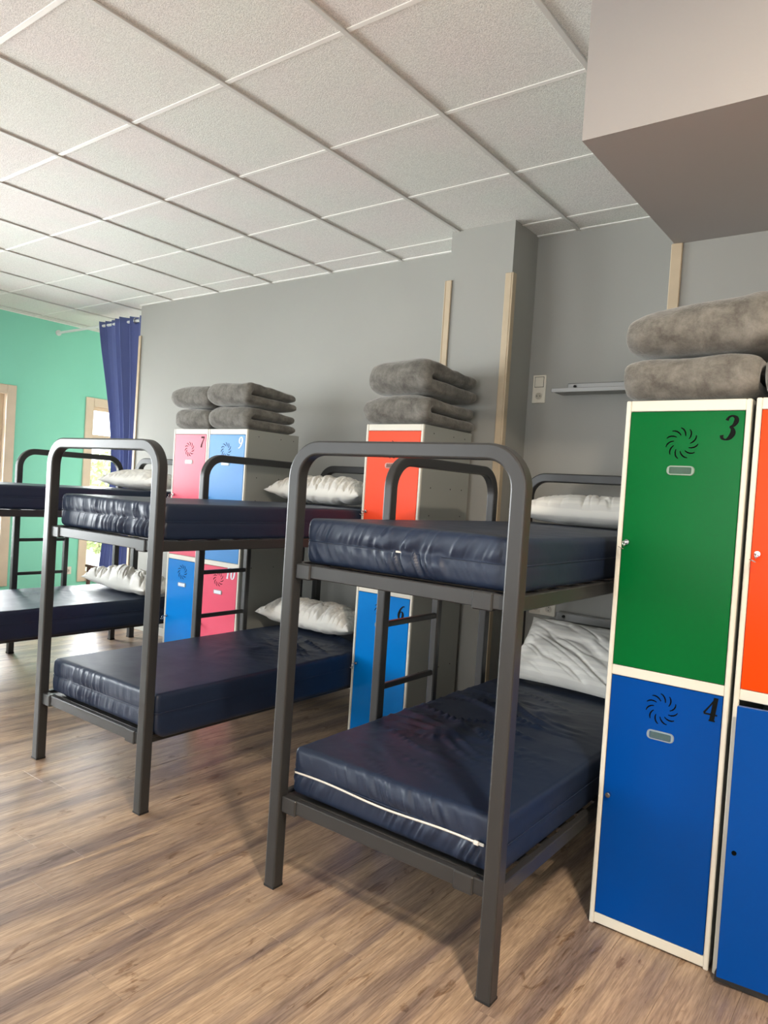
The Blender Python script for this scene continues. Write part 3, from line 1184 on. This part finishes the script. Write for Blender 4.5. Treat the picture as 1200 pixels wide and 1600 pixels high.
def glyph_mesh(txt, h, material, asp=.58, shear=.12):
    mb = MB()
    adv = 0
    for chn, ch in enumerate(txt):
        for si, st in enumerate(GLY[ch]):
            pts = bez(st, 7) if len(st) > 2 else st
            vs = []
            n = len(pts)
            for i, (x, z, wd) in enumerate(pts):
                a, b = pts[max(i - 1, 0)], pts[min(i + 1, n - 1)]
                tx, tz = (b[0] - a[0]) * asp, b[1] - a[1]
                l = math.hypot(tx, tz) or 1
                nx_, nz_ = -tz / l, tx / l
                dep = -.0008 - .00005 * si
                for sgn in (1, -1):
                    X = (x * asp + nx_ * wd * .55 * sgn) + shear * z + adv
                    Z = z + nz_ * wd * .55 * sgn
                    vs.append((X * h, dep, Z * h))
            nn = len(vs)
            vs += [(p[0], 0, p[2]) for p in vs]
            fs = []
            for i in range(n - 1):
                fs.append((2 * i, 2 * i + 1, 2 * i + 3, 2 * i + 2))
                fs.append((2 * i, 2 * i + 2, nn + 2 * i + 2, nn + 2 * i))
                fs.append((2 * i + 1, nn + 2 * i + 1, nn + 2 * i + 3, 2 * i + 3))
            fs.append((0, nn, nn + 1, 1))
            fs.append((2 * n - 2, 2 * n - 1, nn + 2 * n - 1, nn + 2 * n - 2))
            mb.add(vs, fs)
        adv += asp * 1.05
    return mb.mesh('number', material)


def slot_mesh():
    mb = MB()
    pts = [(0.0, 0), (.008, -.0042), (.016, -.0058), (.024, -.0048), (.031, -.0010)]
    vs = []
    n = len(pts)
    for i, (x, z) in enumerate(pts):
        wd = .0016 if i in (0, n - 1) else .0022
        for y in (-.0006, 0):
            vs += [(x, y, z - wd), (x, y, z + wd)]
    fs = []
    for i in range(n - 1):
        a, b = 4 * i, 4 * i + 4
        fs += [(a, a + 1, b + 1, b), (a + 1, a + 3, b + 3, b + 1), (a, b, b + 2, a + 2)]
    fs += [(0, 2, 3, 1), (4 * n - 4, 4 * n - 3, 4 * n - 1, 4 * n - 2)]
    mb.add(vs, fs)
    return mb.mesh('vent_slot', 'slot_dark')


SLOT = slot_mesh()


def holder_mesh():
    w, h = .043, .0155
    mb = MB()
    pr = rr_prof(2 * w, 2 * h, .013, 4)
    inn = rr_prof(2 * w - .018, 2 * h - .009, .004, 4)
    n = len(pr)
    vs = [(a, 0, b) for a, b in pr] + [(a * .97, -.004, b * .93) for a, b in pr] + [(a, -.004, b) for a, b in inn] + [(a, -.0015, b) for a, b in inn]
    fs = []
    for i in range(n):
        j = (i + 1) % n
        for k in range(3):
            fs.append((k * n + i, k * n + j, (k + 1) * n + j, (k + 1) * n + i))
    mb.add(vs, fs)
    return mb.mesh('label_holder', 'holder_clear')


HOLD = holder_mesh()
CARD = MB().box(-.0325, .0325, -.0034, -.0022, -.0100, .0100, b=.0003).mesh('label_card', 'holder_label')
CARDW = MB().box(-.034, .034, -.0050, -.0041, -.0105, .0105, b=.0003).mesh('label_card', 'ink_white')


def lock_mesh():
    mb = MB()
    mb.cyl((0, 0, 0), (0, -.010, 0), .0095, 16, .0085)
    mb.cyl((0, -.010, 0), (0, -.013, 0), .006, 12)
    return mb.mesh('lock', 'chrome')


LOCK = lock_mesh()


def key_mesh():
    mb = MB()
    mb.box(-.001, .001, -.030, -.013, -.003, .003, b=.0004)
    mb.torus((0, -.034, -.006), (1, 0, .3), .009, .0016, 14, 6)
    mb.torus((-.006, -.036, -.020), (.3, .2, 1), .011, .0011, 14, 5)
    return mb.mesh('key', 'chrome')


KEY = key_mesh()


def locker(x, y, W, D, H, doors, label, group, swap=None):
    """x left, y front; doors = [upper, lower] dicts"""
    r = empty('locker', label, 'locker', (x, y, 0), group)
    t = .012
    mb = MB()
    mb.box(0, t, .010, D, .012, H, b=.001)
    mb.box(W - t, W, .010, D, .012, H, b=.001)
    mb.box(t, W - t, D - .006, D, .012, H, b=.001)
    mb.box(t, W - t, .010, D - .006, H - .014, H, b=.001)
    mb.box(t, W - t, .030, D - .006, .022, .036, b=.001)
    mb.box(t, W - t, .030, D - .006, .860, .872, b=.001)
    mb.build('carcass', 'locker_grey', r)
    st = .0155
    for xa, xb in ((0, st), (W - st, W)):
        MB().box(xa, xb, -.002, .014, 0.0, H, b=.003).build('frame_stile', 'locker_white', r)
    for z0, z1 in ((.006, .040), (.853, .886), (H - .035, H)):
        MB().box(st, W - st, 0, .014, z0, z1, b=.002).build('frame_rail', 'locker_white', r)
    # rivets on the sides
    mb = MB()
    for zz in (.06, .45, .86, 1.14, 1.30, 1.45, H - .04):
        for yy in (.10, .30, .42):
            if (zz in (1.30,)) and yy == .30: continue
            mb.cyl((W - .0005, yy, zz), (W + .0012, yy, zz), .0035, 8)
    mb.build('rivets', 'vent_interior', r)['kind'] = 'stuff'
    for dn, (dd, z0, z1, cz) in enumerate(((doors[0], .888, H - .037, H - .035 - .103), (doors[1], .042, .851, .772))):
        xa, xb = st + .002, W - st - .002
        dw = xb - xa
        if dd.get('ajar'):
            hx = W + .004
            MB().box(.012, W, -.030, -.004, 0, .026, b=.002).build('dark_strip', 'frame_metal', r)  # dark strip along the floor below the ajar door
            d = MB().box(-dw - .02, 0, -.020, 0, z0 - .012, z1 - .004, b=.002).build('door', dd['mat'], r)
            d.location = (hx, -.004, 0)
            d.rotation_euler = (0, 0, math.radians(dd['ajar']))
            cx = -dw - .02
            o = link('lock_hole', MB().cyl((cx + .022, -.0215, .413), (cx + .022, -.0195, .413), .007, 12).mesh('lock_hole', 'slot_dark'), d)
            continue
        d = MB().box(0, dw, -.001, .011, z0, z1, b=.0015).build('door', dd['mat'], r)
        d.location = (xa, 0, 0)
        if dd.get('label'): d['label'] = dd['label']
        c = dw / 2 - .005
        f = -.0012
        for i in range(11):
            a = 2 * PI * i / 11
            o = link('vent_slot', SLOT, d)
            rr_ = .0255
            o.location = (c + rr_ * math.cos(a), f, cz + rr_ * math.sin(a))
            o.rotation_euler = (0, -(a + R_(58)), 0)
        h = link('label_holder', HOLD, d, (c + .002, f + .0002, cz - .087))
        link('label_card', CARDW if dd.get('white') else CARD, d, (c + .002, f + .0002, cz - .087))
        zl = 1.299 if dn == 0 else .449
        lk = link('lock', LOCK, d, (.018, f, zl))
        if dd.get('key', True):
            link('key', KEY, d, (.018, f, zl))
        if dd.get('num'):
            hh = .076
            gm = glyph_mesh(dd['num'], hh, dd.get('ink', 'ink_black'))
            wd = (.58 * len(dd['num']) * 1.05) * hh
            link('number', gm, d, (dw - .020 - wd + dd.get('nx', 0), f - .0002, cz + .087 - hh + dd.get('nz', 0)))
    return r


GL = 'two-door metal lockers'
locker(.896, .518, .380, .49, 1.766, [dict(mat='door_green', num='3', label='green locker door numbered 3'), dict(mat='door_blue', num='4', nx=.010, nz=-.014, key=False, label='blue locker door numbered 4')],
       'white-framed locker with green door 3 above blue door 4', GL)
locker(1.288, .518, .380, .49, 1.768, [dict(mat='door_orange'), dict(mat='door_blue', ajar=6)],
       'locker at the right edge with an orange door above a blue door hanging ajar', GL)
locker(-.806, 1.262, .384, .495, 1.782, [dict(mat='door_orange_red', num='5', nx=-.026, nz=-.060, label='orange locker door numbered 5'), dict(mat='door_sky', num='6', nx=-.010, nz=-.046, label='blue locker door numbered 6')],
       'locker with orange door 5 above blue door 6, behind the nearest bed', GL)
locker(-2.530, 1.265, .366, .47, 1.757, [dict(mat='door_pink', num='7', ink='ink_maroon', white=True, label='pink locker door numbered 7'), dict(mat='door_sky', white=True, label='blue locker door')],
       'locker with pink door 7 above a blue door, left of the rear pair', GL)
locker(-2.160, 1.265, .380, .47, 1.757, [dict(mat='door_pale_blue', num='9', ink='ink_white', white=True, label='pale blue locker door numbered 9'), dict(mat='door_pink', num='10', ink='ink_white', white=True, label='pink locker door numbered 10')],
       'locker with pale blue door 9 above a pink door, right of the rear pair', GL)


# ------------------------------------------------------------------ folded blankets
def blanket(cx, y0, z0, W, D, Hh, seed, label, group, rz=0, sag=0.0, tilt=0.0, curl=True):
    """folded blanket: thick sheet doubled round a front fold; local origin front-bottom centre"""
    t = Hh / 4 * .99
    r = Hh / 4
    # centre line: top layer from back to front, round the fold, bottom layer to the back
    cl_ = []
    n = 26
    for i in range(n):
        s_ = i / (n - 1)
        cl_.append((D - t - (D - t - 2 * r) * s_ - .012, 3 * r))
    m = 12
    for i in range(1, m):
        a = PI / 2 + PI * i / m
        cl_.append((2 * r + r * math.cos(a) * 1.05, 2 * r + r * math.sin(a)))
    for i in range(n):
        s_ = i / (n - 1)
        cl_.append((2 * r + (D - t - 2 * r) * s_, r))
    # caps: extra stations with shrinking section
    pts = [Vector((0, a, b)) for a, b in cl_]
    K = 40
    vs, fs = [], []
    stations = []
    nc = 5
    d0 = (pts[0] - pts[1]).normalized()
    d1 = (pts[-1] - pts[-2]).normalized()
    for i in range(nc):
        a = PI / 2 * i / nc
        stations.append((pts[0] + d0 * t * math.cos(a), d0 * -1, max(.04, math.sin(a))))
    for i, p in enumerate(pts):
        a, b = pts[max(i - 1, 0)], pts[min(i + 1, len(pts) - 1)]
        stations.append((p, (b - a).normalized(), 1.0))
    for i in range(1, nc + 1):
        a = PI / 2 * (1 - i / nc)
        stations.append((pts[-1] + d1 * t * math.cos(a), d1, max(.04, math.sin(a))))
    for si, (p, tg, sc) in enumerate(stations):
        nrm = Vector((0, -tg.z, tg.y))
        for k in range(K):
            a = 2 * PI * k / K
            ca, sa = math.cos(a), math.sin(a)
            e = .22
            X = math.copysign(abs(ca) ** (e if abs(ca) > 0 else 1), ca)
            e2 = .62
            Zn = math.copysign(abs(sa) ** e2, sa)
            X = math.copysign(abs(ca) ** .42, ca)
            hw = W / 2 - (1 - sc) * t * .8
            vs.append(Vector((X * hw, 0, 0)) + p + nrm * (Zn * t * sc))
    ns = len(stations)
    for i in range(ns - 1):
        for k in range(K):
            q = (k + 1) % K
            fs.append((i * K + k, i * K + q, (i + 1) * K + q, (i + 1) * K + k))
    fs.append(tuple(range(K - 1, -1, -1)))
    fs.append(tuple((ns - 1) * K + k for k in range(K)))
    V = np.array([tuple(v) for v in vs])
    x, y, z = V[:, 0].copy(), V[:, 1].copy(), V[:, 2].copy()
    lump = fbm(x * 9 + 3, y * 9 + z * 9, seed, 3) - .5
    V[:, 2] += lump * .030 * (z / Hh)
    V[:, 1] += (fbm(x * 8, z * 14, seed + 5, 3) - .5) * .030 * np.clip(1 - y / .15, 0, 1)
    V[:, 0] += (fbm(y * 9, z * 22, seed + 7, 3) - .5) * .018 * np.clip(np.abs(x) / (W / 2), 0, 1) ** 4 * np.sign(x)
    # the far end sags, the top may slope
    V[:, 2] += (-sag * (V[:, 1] / D) + tilt * (V[:, 0] / W)) * (z / Hh)
    V[:, 2] = np.clip(V[:, 2], .0005, Hh * 1.02 + np.maximum(tilt * V[:, 0] / W, 0) + 9 * (tilt == 0) * (seed in (2, 3, 5, 7, 9)))
    me = bpy.data.meshes.new('folded_blanket')
    me.from_pydata(V.tolist(), [], fs)
    me.polygons.foreach_set('use_smooth', [True] * len(me.polygons))
    me.materials.append(MATS['grey_fleece'])
    o = link('folded_blanket', me, None, (cx, y0, z0))
    o.rotation_euler = (0, 0, rz)
    sd = o.modifiers.new('sub', 'SUBSURF')
    sd.levels = 1
    sd.render_levels = 1
    tag(o, label, 'blanket', group)
    return o


GK = 'folded grey fleece blankets on the lockers'
blanket(1.085, .490, 1.767, .410, .50, .145, 1, 'lower folded grey blanket on top of the green locker', GK)
blanket(1.100, .478, 1.9155, .435, .50, .165, 2, 'upper folded grey blanket on top of the green locker', GK, tilt=.045)
blanket(1.483, .470, 1.769, .350, .50, .150, 3, 'folded grey blanket on the locker at the right edge', GK)
blanket(-.620, 1.235, 1.783, .435, .53, .160, 4, 'lower folded grey blanket on the orange-doored locker 5', GK, sag=.02)
blanket(-.612, 1.228, 1.946, .410, .54, .195, 5, 'upper folded grey blanket on the orange-doored locker 5', GK, sag=.045, rz=R_(-2))
blanket(-2.350, 1.245, 1.758, .36, .46, .145, 6, 'lower left folded grey blanket above the pink locker door', GK, sag=.01)
blanket(-2.372, 1.235, 1.9065, .40, .46, .150, 7, 'upper left folded grey blanket above the pink locker door', GK, sag=.01)
blanket(-1.965, 1.235, 1.758, .39, .47, .150, 8, 'lower right folded grey blanket above pale blue door 9', GK, sag=.02)
blanket(-1.965, 1.215, 1.912, .39, .49, .155, 9, 'upper right folded grey blanket above pale blue door 9', GK, sag=.03)


# ------------------------------------------------------------------ curtain
def curtain():
    n, m = 170, 46
    zt, zb = 2.925, .06
    V = []
    for j in range(m):
        v = j / (m - 1)
        z = zt + (zb - zt) * v
        # left edge drawn in at mid height, flaring again below
        xl = -5.055 + .36 * math.sin(min(v / .55, 1) * PI / 2) ** 1.3 - .16 * max(0, (v - .55) / .45)
        xr = -4.290 + .01 * v
        for i in range(n):
            u = i / (n - 1)
            ph = 2 * PI * (7.2 * u ** .85) + .5 * math.sin(3 * v + u * 4)
            amp = (.034 + .034 * u) * (1 - .30 * v) * (.8 + .4 * math.sin(u * 11 + 1))
            X = xl + (xr - xl) * (u + .012 * math.sin(ph * 2))
            Y = 2.165 + amp * math.sin(ph) + .012 * math.sin(9 * u + 4 * v)
            V.append((X, Y, z))
    F = [(j * n + i, j * n + i + 1, (j + 1) * n + i + 1, (j + 1) * n + i) for j in range(m - 1) for i in range(n - 1)]
    me = bpy.data.meshes.new('curtain')
    me.from_pydata(V, [], F)
    me.polygons.foreach_set('use_smooth', [True] * len(F))
    me.materials.append(MATS['curtain_blue'])
    r = empty('curtain', 'dark blue eyelet curtain hanging beside the mint wall', 'curtain', (-4.65, 2.165, 0))
    me.transform(Matrix.Translation((4.65, -2.165, 0)))
    o = link('fabric', me, r)
    sm = o.modifiers.new('thick', 'SOLIDIFY')
    sm.thickness = .003
    for k in (4, 6, 7):
        u = (k + .5) / 8
        X = -5.055 + .765 * u
        mb = MB()
        mb.torus((X + 4.65, 0, 2.885), (1, .25 * (-1) ** k, 0), .026, .005, 18, 8)
        mb.build('eyelet', 'chrome', r)


curtain()
r = empty('curtain_rod', 'thin white curtain rod between the mint wall and the grey wall', 'curtain rod', (-5.0, 2.165, 2.885))
MB().cyl((-5.825 + 5.0, 0, 0), (-4.252 + 5.0, 0, 0), .0135, 14).build('rod', 'rod_white', r)
MB().cyl((-5.84 + 5.0, 0, 0), (-5.825 + 5.0, 0, 0), .03, 16).build('flange', 'rod_white', r)

# small wooden stool behind the curtain
r = empty('wooden_stool', 'dark wooden stool half hidden behind the blue curtain', 'stool', (-5.12, 2.42, 0))
MB().box(-.16, .16, -.14, .14, .43, .46, b=.008).build('seat', 'dark_wood', r)
for sx in (-1, 1):
    for sy in (-1, 1):
        MB().box(sx * .13 - .016, sx * .13 + .016, sy * .11 - .016, sy * .11 + .016, 0, .43, b=.004).build('leg', 'dark_wood', r)


# ------------------------------------------------------------------ sockets and shelves
def socket_plate(name, label, loc, rz, gangs, cat='socket'):
    """gangs from top: 'switch' or 'socket'; local y- faces the room"""
    n = len(gangs)
    r = empty(name, label, cat, loc, rz=rz)
    h = .083 * n / 2
    MB().box(-.042, .042, -.009, 0, -h, h, b=.003).build('plate', 'socket_plastic', r)
    for i, g in enumerate(gangs):
        zc = h - .083 * (i + .5)
        if g == 'switch':
            MB().box(-.0295, .0295, -.0098, -.0085, zc - .0315, zc + .0315, b=.0005).build('rocker_gap', 'socket_hole', r)
            MB().box(-.027, .027, -.0125, -.0085, zc - .029, zc + .029, b=.002).build('switch_rocker', 'socket_plastic', r)
        else:
            mb = MB()
            mb.box(-.029, .029, -.0105, -.0085, zc - .029, zc + .029, b=.001)
            mb.torus((0, -.0105, zc), (0, 1, 0), .021, .0022, 24, 6)
            s_ = mb.build('socket_face', 'socket_plastic', r)
            MB().cyl((0, -.0108, zc), (0, -.0104, zc), .0195, 24).build('socket_well', 'socket_shade', s_)
            mb = MB()
            for sx in (-.0095, .0095):
                mb.cyl((sx, -.0118, zc), (sx, -.0106, zc), .0032, 10)
            mb.build('pin_holes', 'socket_hole', s_)
    return r


socket_plate('wall_socket', 'cream switch and socket plate on the niche wall above the nearest bed', (-.180, 2.10, 2.083), 0, ['switch', 'socket'])
socket_plate('wall_socket', 'cream socket plate on the niche wall under the upper bunk', (-.062, 2.10, .790), 0, ['socket', 'socket']).rotation_euler = (0, R_(90), 0)
socket_plate('wall_socket', 'white socket on the mint wall between the windows', (XT, 2.41, .32), R_(90), ['socket'])


def wall_shelf(x0, x1, z, label, dep=.15):
    r = empty('wall_shelf', label, 'shelf', ((x0 + x1) / 2, 2.10, z), group='grey metal wall shelves in the niche')
    W = (x1 - x0) / 2
    MB().box(-W, W, -dep, -.004, -.006, .004, b=.002).build('tray', 'shelf_metal', r)
    MB().box(-W, W, -dep - .004, -dep, -.012, .012, b=.002).build('front_lip', 'shelf_metal', r)
    MB().box(-W + .05, W - .02, -.055, 0, .0045, .055, b=.006).build('back_housing', 'shelf_metal', r)
    MB().cyl((-W + .10, -.056, .034), (-W + .10, -.064, .034), .008, 12).build('knob', 'vent_interior', r)
    return r


wall_shelf(-.035, .62, 2.048, 'slim grey metal shelf on the niche wall above the upper bunk')
wall_shelf(-.005, .62, .735, 'grey metal shelf on the niche wall behind the propped pillow')
